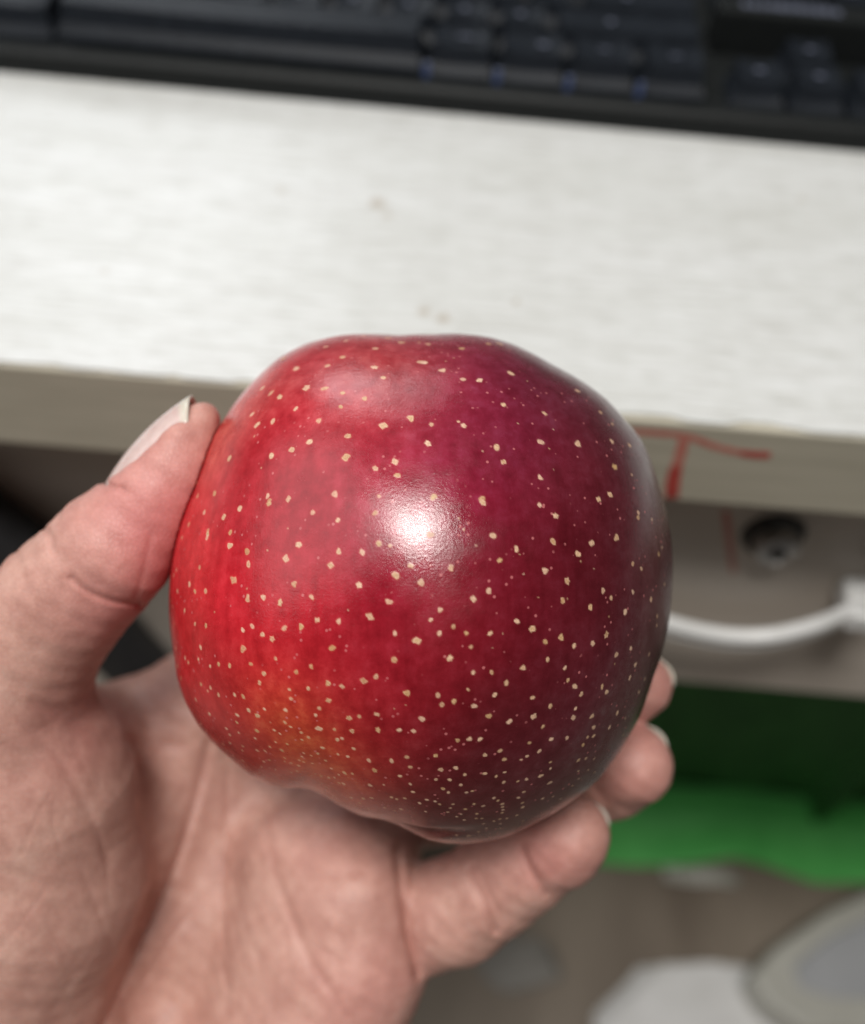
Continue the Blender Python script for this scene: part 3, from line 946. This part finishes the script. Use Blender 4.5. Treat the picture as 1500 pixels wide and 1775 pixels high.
# bucket vertices by cells for quick lookup
cell = 2.0
ck = np.floor(LOC / cell).astype(np.int64) + 64
ckey = ck[:, 0] * 16384 + ck[:, 1] * 128 + ck[:, 2]
order = np.argsort(ckey, kind='stable')
sk = ckey[order]
rn = np.random.default_rng(2)
for c, rad in dots:
    ci = np.floor(c / cell).astype(int) + 64
    lst = []
    for dx in (-1, 0, 1):
        for dy in (-1, 0, 1):
            for dz in (-1, 0, 1):
                k_ = (ci[0] + dx) * 16384 + (ci[1] + dy) * 128 + ci[2] + dz
                lo_, hi_ = np.searchsorted(sk, k_), np.searchsorted(sk, k_, 'right')
                if hi_ > lo_: lst.append(order[lo_:hi_])
    if not lst: continue
    ii = np.concatenate(lst)
    nrm = c / np.linalg.norm(c)
    e1 = np.cross(nrm, [0, 1, 0]); e1 /= np.linalg.norm(e1)
    e2 = np.cross(nrm, e1)
    v = LOC[ii] - c
    x, y = v @ e1, v @ e2
    th0, asp = rn.uniform(0, 6.28), rn.uniform(0.78, 1.0)
    xr = x * math.cos(th0) + y * math.sin(th0)
    yr = (-x * math.sin(th0) + y * math.cos(th0)) / asp
    rr, th = np.hypot(xr, yr), np.arctan2(yr, xr)
    kpt = rn.choice([3, 3, 4, 5])
    big = min(1.0, max(0.0, (rad - 0.22) / 0.2))
    star = np.abs(np.cos(kpt * th / 2 + rn.uniform(0, 3))) ** 5
    star2 = np.abs(np.cos(0.5 * th + rn.uniform(0, 3))) ** 24
    edge = rad * (0.86 + big * (rn.uniform(0.05, 0.34) * star + rn.uniform(0.0, 0.5) * star2) + 0.10 * np.sin(2 * th + rn.uniform(0, 6)))
    q = edge - rr
    soft = 0.15
    m_ = np.clip(q / soft + 0.5, 0, 1)
    strength = rn.uniform(0.72, 1.0) if rad > 0.2 else rn.uniform(0.55, 0.85)
    dotv[ii] = np.maximum(dotv[ii], m_ * strength)
    rimv[ii] = np.maximum(rimv[ii], np.clip(1 - np.abs(q - 0.06) / 0.12, 0, 1) * rn.uniform(0.2, 0.9) * (rr < edge + 0.1))

    if rad > 0.2:
        halov[ii] = np.maximum(halov[ii], np.clip(1 - (rr - edge) / (0.9 * rad), 0, 1) ** 2)
    near_ = rr < edge + 0.25
    tonev[ii[near_]] = rn.uniform(0, 1)

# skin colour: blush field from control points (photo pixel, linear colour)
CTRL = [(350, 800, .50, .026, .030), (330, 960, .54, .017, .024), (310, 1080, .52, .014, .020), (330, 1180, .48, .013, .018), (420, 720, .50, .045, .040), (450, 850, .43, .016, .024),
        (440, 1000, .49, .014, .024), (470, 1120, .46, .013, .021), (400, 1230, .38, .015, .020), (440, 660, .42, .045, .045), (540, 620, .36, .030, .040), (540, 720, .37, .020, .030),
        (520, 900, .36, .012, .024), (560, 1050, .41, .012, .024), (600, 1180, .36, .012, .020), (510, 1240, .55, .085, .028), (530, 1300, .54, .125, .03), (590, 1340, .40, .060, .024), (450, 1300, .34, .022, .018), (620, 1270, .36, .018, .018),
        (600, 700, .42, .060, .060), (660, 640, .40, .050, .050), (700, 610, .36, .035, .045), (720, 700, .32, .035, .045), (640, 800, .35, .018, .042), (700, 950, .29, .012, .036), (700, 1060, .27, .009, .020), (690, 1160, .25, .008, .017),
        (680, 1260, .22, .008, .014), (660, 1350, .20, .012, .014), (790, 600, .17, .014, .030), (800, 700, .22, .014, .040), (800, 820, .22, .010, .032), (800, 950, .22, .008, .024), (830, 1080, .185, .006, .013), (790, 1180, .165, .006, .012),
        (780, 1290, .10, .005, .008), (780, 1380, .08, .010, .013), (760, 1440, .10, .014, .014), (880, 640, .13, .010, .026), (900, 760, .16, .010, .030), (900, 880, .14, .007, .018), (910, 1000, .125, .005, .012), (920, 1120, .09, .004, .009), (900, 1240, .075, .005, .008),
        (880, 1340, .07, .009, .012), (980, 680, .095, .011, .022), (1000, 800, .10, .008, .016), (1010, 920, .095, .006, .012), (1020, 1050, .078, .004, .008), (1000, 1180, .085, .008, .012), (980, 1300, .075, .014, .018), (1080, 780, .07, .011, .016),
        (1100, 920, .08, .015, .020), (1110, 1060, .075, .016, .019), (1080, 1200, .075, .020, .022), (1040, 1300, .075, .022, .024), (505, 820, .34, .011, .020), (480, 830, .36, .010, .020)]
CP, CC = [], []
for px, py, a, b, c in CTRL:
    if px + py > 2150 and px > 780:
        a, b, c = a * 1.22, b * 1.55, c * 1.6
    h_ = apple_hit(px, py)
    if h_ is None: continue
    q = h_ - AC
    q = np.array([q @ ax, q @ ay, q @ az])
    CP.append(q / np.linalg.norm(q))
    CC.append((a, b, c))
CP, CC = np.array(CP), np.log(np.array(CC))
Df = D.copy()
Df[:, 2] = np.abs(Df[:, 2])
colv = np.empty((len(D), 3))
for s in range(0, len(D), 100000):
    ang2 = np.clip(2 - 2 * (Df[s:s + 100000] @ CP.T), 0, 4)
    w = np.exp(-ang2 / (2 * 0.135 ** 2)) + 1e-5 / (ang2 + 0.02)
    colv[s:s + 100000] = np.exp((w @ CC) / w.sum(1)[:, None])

me = np_mesh("apple", LOC / 1000, Q)
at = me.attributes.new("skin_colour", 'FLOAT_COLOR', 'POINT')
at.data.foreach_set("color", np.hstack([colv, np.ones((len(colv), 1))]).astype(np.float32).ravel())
for nm, arr in (("dot", dotv), ("dot_rim", rimv), ("dot_halo", halov), ("dot_tone", tonev)):
    at = me.attributes.new(nm, 'FLOAT', 'POINT')
    at.data.foreach_set("value", arr.astype(np.float32))


def frame_matrix(bx, by, bz, origin_mm):
    def w_(v): return v[0] * RT + v[1] * UP + v[2] * FW
    X, Y, Z = w_(bx), w_(by), w_(bz)
    o = cs_to_world(origin_mm)
    return Matrix(((X[0], Y[0], Z[0], o[0]), (X[1], Y[1], Z[1], o[1]), (X[2], Y[2], Z[2], o[2]), (0, 0, 0, 1)))


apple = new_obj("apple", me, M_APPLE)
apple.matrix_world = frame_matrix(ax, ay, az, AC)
tag(apple, "glossy red apple with pale speckles held in front of the desk edge", "apple")

# ------------------------------------------------------------------ hand (signed distance field in camera-space mm)
def smin(a, b, k):
    h = np.maximum(k - np.abs(a - b), 0) / k
    return np.minimum(a, b) - h * h * k * 0.25


def chain(P, pts, k=2.0):
    out = None
    for (a, b) in zip(pts[:-1], pts[1:]):
        A, B = cs(*a[:3]), cs(*b[:3])
        ba = B - A
        pa = P - A
        t = np.clip(pa @ ba / (ba @ ba), 0, 1)
        d = np.linalg.norm(pa - t[:, None] * ba, axis=1) - (a[3] + (b[3] - a[3]) * t)
        out = d if out is None else smin(out, d, k)
    return out


def ellip(P, c, r):
    q = (P - cs(*c)) / np.array(r)
    n_ = np.linalg.norm(q, axis=1)
    return (n_ - 1) * min(r)


THUMB = [(350, 728, 166.5, 2.8), (331, 771, 166.5, 4.25), (308, 814, 166, 5.35), (276, 856, 166.5, 6.6), (246, 898, 168, 7.8), (203, 945, 169, 10.0), (150, 998, 171, 10.2), (100, 1046, 173, 10.8),
         (45, 1110, 176, 12.2), (0, 1190, 179, 14.0)]
THUMB_B = [(350, 732, 170, 2.5), (330, 776, 172, 3.6), (306, 818, 173, 4.7), (274, 860, 174, 6.0), (240, 900, 174, 7.6), (170, 985, 176, 9.4), (60, 1110, 182, 12)]
THENAR = [(-10, 1210, 181, 15.0), (38, 1360, 189, 20.0), (38, 1520, 195, 23.0), (-40, 1720, 200, 25.0), (120, 2050, 212, 24.0)]
THENAR2 = [(140, 1310, 212, 12), (190, 1440, 216, 13), (155, 1600, 218, 14), (70, 1740, 221, 14.5)]
FOLD = [(233, 846, 163.2, 1.6), (276, 798, 162.6, 1.5), (312, 756, 163.2, 1.2)]
WEB = [(40, 1215, 192, 9.0), (130, 1266, 214, 7.5), (235, 1244, 229, 8.5), (330, 1232, 231, 11.0)]
WEB2 = [(60, 1290, 203, 10.0), (180, 1330, 222, 10.0), (300, 1300, 231, 11.0)]
MC = [[(240, 2050, 228, 15), (280, 1600, 226, 13), (330, 1238, 229, 11.5)],
      [(320, 2050, 229, 16), (380, 1600, 228, 14), (450, 1260, 238, 12)],
      [(400, 2050, 227, 16), (480, 1600, 226, 14.5), (560, 1330, 238, 12)],
      [(450, 2050, 224, 16), (560, 1640, 219, 14.5), (640, 1470, 226, 12)]]
HYPO = [(585, 1480, 214, 12.5), (612, 1560, 209, 14.0), (618, 1660, 208, 14.6), (560, 1800, 209, 17.0), (470, 2060, 214, 21.0)]
HYPO2 = [(520, 1500, 216, 13.0), (540, 1640, 212, 15.0), (480, 1800, 213, 17.0)]
WRIST = [(220, 2000, 216, 25.0), (200, 2350, 226, 26.0), (190, 3000, 246, 28.0)]
WRIST2 = [(400, 2000, 219, 23.0), (360, 2350, 228, 24.0), (340, 3000, 246, 27.0)]
INDEX = [(330, 1238, 229, 11.5), (560, 960, 245, 10.0), (800, 830, 238, 9.0), (940, 800, 224, 7.8)]
MIDDLE = [(450, 1260, 238, 12.0), (760, 1110, 247, 10.0), (980, 1110, 233, 9.0), (1070, 1165, 213, 8.0), (1106, 1186, 202, 6.9)]
RING = [(590, 1390, 238, 12.0), (830, 1385, 233, 10.0), (980, 1362, 219, 9.2), (1060, 1340, 207, 8.8), (1098, 1326, 199, 8.0)]
PINKY = [(650, 1560, 224, 9.0), (735, 1592, 212, 11.0), (795, 1577, 206, 10.6), (855, 1537, 202, 9.8), (910, 1502, 198, 8.6), (975, 1460, 192, 7.9), (992, 1447, 190, 7.3)]

GROOVES = [  # polyline in photo pixels, depth mm, half width px
    ([(362, 1290), (335, 1400), (300, 1510), (250, 1620), (195, 1740), (140, 1850)], 0.7, 9),
    ([(395, 1340), (392, 1430), (386, 1530), (390, 1650), (396, 1760)], 0.28, 7),
    ([(455, 1390), (470, 1480), (505, 1590), (550, 1680), (600, 1760)], 0.35, 9),
    ([(250, 1700), (300, 1620), (370, 1540)], 0.2, 7),
    ([(520, 1480), (560, 1520), (620, 1510)], 0.2, 9),
    ([(560, 1790), (545, 1700), (515, 1620)], 0.2, 7),
    ([(124, 1002), (150, 1024), (195, 1042), (240, 1047)], 0.55, 6),
    ([(235, 1040), (250, 985), (262, 930)], 0.15, 6),
    ([(60, 1215), (140, 1255), (240, 1290), (330, 1290)], 0.3, 12),
    ([(20, 1235), (90, 1300), (150, 1400), (190, 1500)], 0.2, 9),
    ([(815, 1508), (838, 1560), (858, 1612)], 0.75, 8),
    ([(826, 1502), (850, 1552), (872, 1600)], 0.4, 6),
    ([(905, 1470), (925, 1515), (945, 1548)], 0.55, 8),
    ([(688, 1470), (694, 1540), (706, 1610), (722, 1690)], 0.9, 8),
    ([(1020, 1300), (1030, 1360), (1060, 1410)], 0.3, 8),
    ([(0, 935), (30, 960), (40, 1000)], 0.2, 7), ([(60, 905), (85, 925), (90, 955)], 0.35, 6), ([(180, 838), (198, 845), (214, 848)], 0.5, 6),
]


_r = random.Random(8)
for _ in range(26):                              # fine crossing lines of the palm and the ball of the thumb
    zone = _r.choice(((20, 230, 1260, 1720), (20, 230, 1260, 1720), (340, 660, 1440, 1740)))
    x_, y_ = _r.uniform(*zone[:2]), _r.uniform(*zone[2:])
    a_ = _r.choice((1.15, 1.35, 2.1, 0.5)) + _r.uniform(-0.15, 0.15)
    l_ = _r.uniform(35, 90)
    c_ = _r.uniform(-10, 10)
    GROOVES.append(([(x_ - l_ * math.cos(a_), y_ - l_ * math.sin(a_)), (x_ + c_, y_ + c_), (x_ + l_ * math.cos(a_), y_ + l_ * math.sin(a_))], _r.uniform(0.04, 0.10), _r.uniform(4, 6)))


def poly_dist(px, py, pl):
    best = np.full(px.shape, 1e9)
    pl = spline([(a, b) for a, b in pl], 20)
    for a, b in zip(pl[:-1], pl[1:]):
        bx, by = b - a
        t = np.clip(((px - a[0]) * bx + (py - a[1]) * by) / (bx * bx + by * by + 1e-9), 0, 1)
        best = np.minimum(best, np.hypot(px - a[0] - t * bx, py - a[1] - t * by))
    return best


def groove(P):
    px, py = P[:, 0] / P[:, 2] * FPX + CX, CY - P[:, 1] / P[:, 2] * FPX
    g_ = np.zeros(len(P))
    for pl, dep, w in GROOVES:
        q = np.array(pl, float)
        m_ = (px > q[:, 0].min() - 40) & (px < q[:, 0].max() + 40) & (py > q[:, 1].min() - 40) & (py < q[:, 1].max() + 40)
        if m_.any():
            g_[m_] += dep * np.exp(-(poly_dist(px[m_], py[m_], pl) / w) ** 2)
    return g_ * (P[:, 2] < 222)


def hand_sdf(P, detail=True):
    palm = None
    for c in MC:
        d = chain(P, c, 4)
        palm = d if palm is None else smin(palm, d, 9)
    hyp = smin(chain(P, HYPO, 4), chain(P, HYPO2, 4), 6)
    palm = smin(palm, hyp, 7)
    palm = smin(palm, smin(chain(P, WRIST, 4), chain(P, WRIST2, 4), 14), 16)
    th = smin(chain(P, THENAR, 5), chain(P, THENAR2, 5), 8)
    palm = smin(palm, th, 9)
    palm = smin(palm, smin(chain(P, WEB, 4), chain(P, WEB2, 4), 10), 7)
    palm = smin(palm, smin(chain(P, THUMB, 2.5), chain(P, THUMB_B, 2), 4), 6)
    palm = smin(palm, chain(P, FOLD, 1), 2.6)
    for c, k in ((INDEX, 5), (MIDDLE, 5), (RING, 4)):
        palm = smin(palm, chain(P, c, 3), k)
    palm = smin(palm, chain(P, PINKY, 2.5), 1.6)
    if detail:
        lump = 0.35 * np.sin(P[:, 0] * 0.42 + 1.0) * np.sin(P[:, 1] * 0.36) + 0.22 * np.sin(P[:, 0] * 0.9 + P[:, 1] * 0.5) * np.sin(P[:, 1] * 0.8 - P[:, 2] * 0.4)
        palm = palm + lump * 0.4 + groove(P)
    return np.maximum(palm, 0.12 - apple_sdf(P))


def surface_nets(f, org, h):
    nx, ny, nz = f.shape
    s = f < 0
    cs_ = np.zeros((nx - 1, ny - 1, nz - 1), np.int8)
    cnr = [(0, 0, 0), (1, 0, 0), (0, 1, 0), (1, 1, 0), (0, 0, 1), (1, 0, 1), (0, 1, 1), (1, 1, 1)]
    for i, j, k in cnr:
        cs_ += s[i:nx - 1 + i, j:ny - 1 + j, k:nz - 1 + k]
    act = (cs_ > 0) & (cs_ < 8)
    I, J, K = np.nonzero(act)
    idx = np.full(act.shape, -1, np.int64)
    idx[I, J, K] = np.arange(len(I))
    acc, cnt = np.zeros((len(I), 3)), np.zeros(len(I))
    vals = [f[I + i, J + j, K + k] for i, j, k in cnr]
    for a in range(8):
        for b in range(a + 1, 8):
            if bin(a ^ b).count("1") != 1: continue
            fa, fb = vals[a], vals[b]
            m_ = (fa < 0) != (fb < 0)
            t = np.where(m_, fa / np.where(m_, fa - fb, 1), 0)
            ca, cb = np.array(cnr[a], float), np.array(cnr[b], float)
            acc += np.where(m_[:, None], ca + t[:, None] * (cb - ca), 0)
            cnt += m_
    V = np.stack([I, J, K], -1) + acc / cnt[:, None]
    V = V * h + org
    Fq = []
    # x edges
    for axis in range(3):
        sl0 = [slice(None)] * 3; sl1 = [slice(None)] * 3
        sl0[axis] = slice(0, -1); sl1[axis] = slice(1, None)
        a, b = s[tuple(sl0)], s[tuple(sl1)]
        E = np.argwhere(a != b)
        inside = a[tuple(E.T)]
        u, v = [(1, 2), (2, 0), (0, 1)][axis]
        ok = (E[:, u] > 0) & (E[:, v] > 0) & (E[:, u] < f.shape[u] - 1) & (E[:, v] < f.shape[v] - 1)
        E, inside = E[ok], inside[ok]
        c = []
        for du, dv in ((-1, -1), (0, -1), (0, 0), (-1, 0)):
            q = E.copy()
            q[:, u] += du; q[:, v] += dv
            c.append(idx[q[:, 0], q[:, 1], q[:, 2]])
        q = np.stack(c, -1)
        q[~inside] = q[~inside][:, ::-1]
        Fq.append(q)
    return V, np.vstack(Fq)


H = 0.60
lo3, hi3 = np.array([-112.0, -205.0, 148.0]), np.array([62.0, 32.0, 268.0])
CH_ = 4
dims = ((hi3 - lo3) / (H * CH_)).astype(int) + 1
gx = [lo3[i] + np.arange(dims[i]) * H * CH_ for i in range(3)]
G = np.stack(np.meshgrid(*gx, indexing='ij'), -1).reshape(-1, 3)
fc = hand_sdf(G, False).reshape(dims)
fine = (dims - 1) * CH_ + 1
near = np.abs(fc) < 6.5
ff = np.where(fc < 0, -10.0, 10.0)
ii = [np.minimum((np.arange(fine[i]) + CH_ // 2) // CH_, dims[i] - 1) for i in range(3)]
FG = ff[np.ix_(*ii)]
NM = near[np.ix_(*ii)]
I3 = np.argwhere(NM)
vals = np.empty(len(I3))
for s in range(0, len(I3), 400000):
    vals[s:s + 400000] = hand_sdf(lo3 + I3[s:s + 400000] * H)
FG[tuple(I3.T)] = vals
HV, HF = surface_nets(FG, lo3, H)
# relax, then pull back onto the exact surface
for it in range(3):
    acc = np.zeros_like(HV); cnt = np.zeros(len(HV))
    for a in range(4):
        for b in ((a + 1) % 4, (a + 3) % 4):
            np.add.at(acc, HF[:, a], HV[HF[:, b]])
            np.add.at(cnt, HF[:, a], 1)
    HV = 0.5 * HV + 0.5 * acc / cnt[:, None]
f0 = hand_sdf(HV)
e = 0.15
gr = np.stack([(hand_sdf(HV + np.eye(3)[i] * e) - f0) / e for i in range(3)], -1)
gn = np.clip(np.linalg.norm(gr, axis=1), 0.4, None)
HV = HV - np.clip(f0 / gn, -0.5, 0.5)[:, None] * gr / gn[:, None]

for it in range(2):
    acc = np.zeros_like(HV)
    for a in range(4):
        for b in ((a + 1) % 4, (a + 3) % 4):
            np.add.at(acc, HF[:, a], HV[HF[:, b]])
    HV = 0.6 * HV + 0.4 * acc / cnt[:, None]
    f0 = hand_sdf(HV)
    gr = np.stack([(hand_sdf(HV + np.eye(3)[i] * e) - f0) / e for i in range(3)], -1)
    gn = np.clip(np.linalg.norm(gr, axis=1), 0.4, None)
    HV = HV - np.clip(f0 / gn, -0.3, 0.3)[:, None] * gr / gn[:, None]
e = 0.35
HN = np.stack([hand_sdf(HV + np.eye(3)[i] * e) - hand_sdf(HV - np.eye(3)[i] * e) for i in range(3)], -1)
HN /= np.linalg.norm(HN, axis=1)[:, None] + 1e-9

HORG = cs(200, 1500, 205)
flush = np.zeros(len(HV))
for (px, py, d, rad, s) in ((300, 880, 166, 10, 1.0), (250, 950, 168, 11, 0.8), (335, 790, 167, 7, 0.35), (190, 1050, 170, 9, 0.55), (1100, 1330, 196, 9, 0.45), (960, 1470, 188, 9, 0.5),
                            (80, 1240, 180, 10, 0.45), (640, 1700, 200, 12, 0.4), (880, 1440, 205, 12, 0.4), (1130, 1190, 200, 9, 0.4), (620, 1430, 210, 14, 0.25), (160, 1240, 200, 12, 0.5)):
    flush += s * np.exp(-((HV - cs(px, py, d)) ** 2).sum(1) / (rad * rad))
hm = np_mesh("hand", (HV - HORG) / 1000, HF)
at = hm.attributes.new("flush", 'FLOAT', 'POINT'); at.data.foreach_set("value", np.clip(flush, 0, 1).astype(np.float32))
at = hm.attributes.new("crease", 'FLOAT', 'POINT'); at.data.foreach_set("value", np.clip(groove(HV) * 0.8, 0, 1).astype(np.float32))
hand = new_obj("hand", hm, M_SKIN)
hand.matrix_world = frame_matrix(np.array([1.0, 0, 0]), np.array([0, 1.0, 0]), np.array([0, 0, -1.0]), HORG)
# mesh was stored as (right, up, forward): flip forward so the frame is right-handed
co = (HV - HORG) / 1000
co[:, 2] *= -1
hm.vertices.foreach_set("co", co.astype(np.float32).ravel())
hm.flip_normals()
hm.update()
hm.normals_split_custom_set_from_vertices((HN * np.array([1, 1, -1])).tolist())
tag(hand, "bare hand holding the red apple between thumb and curled fingers, palm showing", "hand")


def nail(c, a, d, r, h, width, s0, s1, bulge, free=0.82, th=0.28, taper=0.0):
    """curved plate; c: crest point at the cuticle, a: towards the tip, d: dorsal direction, r/h: half width and arch height in mm"""
    a = a / np.linalg.norm(a)
    d = d - a * (a @ d); d /= np.linalg.norm(d)
    b = np.cross(a, d)
    nu, nv = 24, 18
    V, FR = [], []
    for i in range(nu + 1):
        u = i / nu
        for j in range(nv + 1):
            v = 2 * j / nv - 1
            al = v * width
            rr = r * (1 - taper * u * u)
            s = s0 + (s1 - s0) * u + (1 - u) ** 3 * 1.8 * v * v - (u ** 4) * 3.4 * v * v
            V.append(c + a * s + d * (h * (math.cos(al) - 1) + bulge * 4 * u * (1 - u)) + b * rr * math.sin(al))
            FR.append(max(0.0, min(1.0, (u - free) / 0.05)))
    F = []
    for i in range(nu):
        for j in range(nv):
            q = i * (nv + 1) + j
            F.append((q, q + nv + 1, q + nv + 2, q + 1))
    L_ = (np.array(V) - HORG) / 1000
    L_[:, 2] *= -1
    me = np_mesh("fingernail", L_, F)
    at = me.attributes.new("free_edge", 'FLOAT', 'POINT'); at.data.foreach_set("value", np.array(FR, np.float32))
    o = new_obj("fingernail", me, M_NAIL, hand)
    md = o.modifiers.new("thickness", 'SOLIDIFY'); md.thickness = th / 1000; md.offset = 0
    return o


# thumb nail
nb_, nt_ = cs(190, 833, 168.6), cs(332, 686, 167.6)
nail(nb_, nt_ - nb_, np.array([-0.70, 0.70, -0.13]), 7.1, 5.3, 1.30, -0.6, float(np.linalg.norm(nt_ - nb_)), 1.3, free=0.88, taper=0.18)


def tip_nail(tip, a, d, r, over, width=0.95, back=9.0):
    """nail of a finger seen from the pad side: only its free edge shows past the tip"""
    a = np.array(a, float); a /= np.linalg.norm(a)
    d = np.array(d, float); d -= a * (a @ d); d /= np.linalg.norm(d)
    c = tip + d * (r + 0.1)
    nail(c, a, d, r, r * 0.8, width, r + over - back, r + over, -0.1, free=0.78, th=0.35)


tip_nail(cs(992, 1447, 190), (0.80, 0.40, -0.2), (0.5, 0.0, 0.85), 7.3, -0.8, 0.75)
tip_nail(cs(1098, 1326, 199), (0.92, 0.25, -0.35), (0.40, 0.25, 0.88), 8.0, -1.6, 0.75)
tip_nail(cs(1106, 1186, 202), (0.80, -0.05, -0.60), (0.62, 0.10, 0.78), 6.9, -1.9, 0.75)
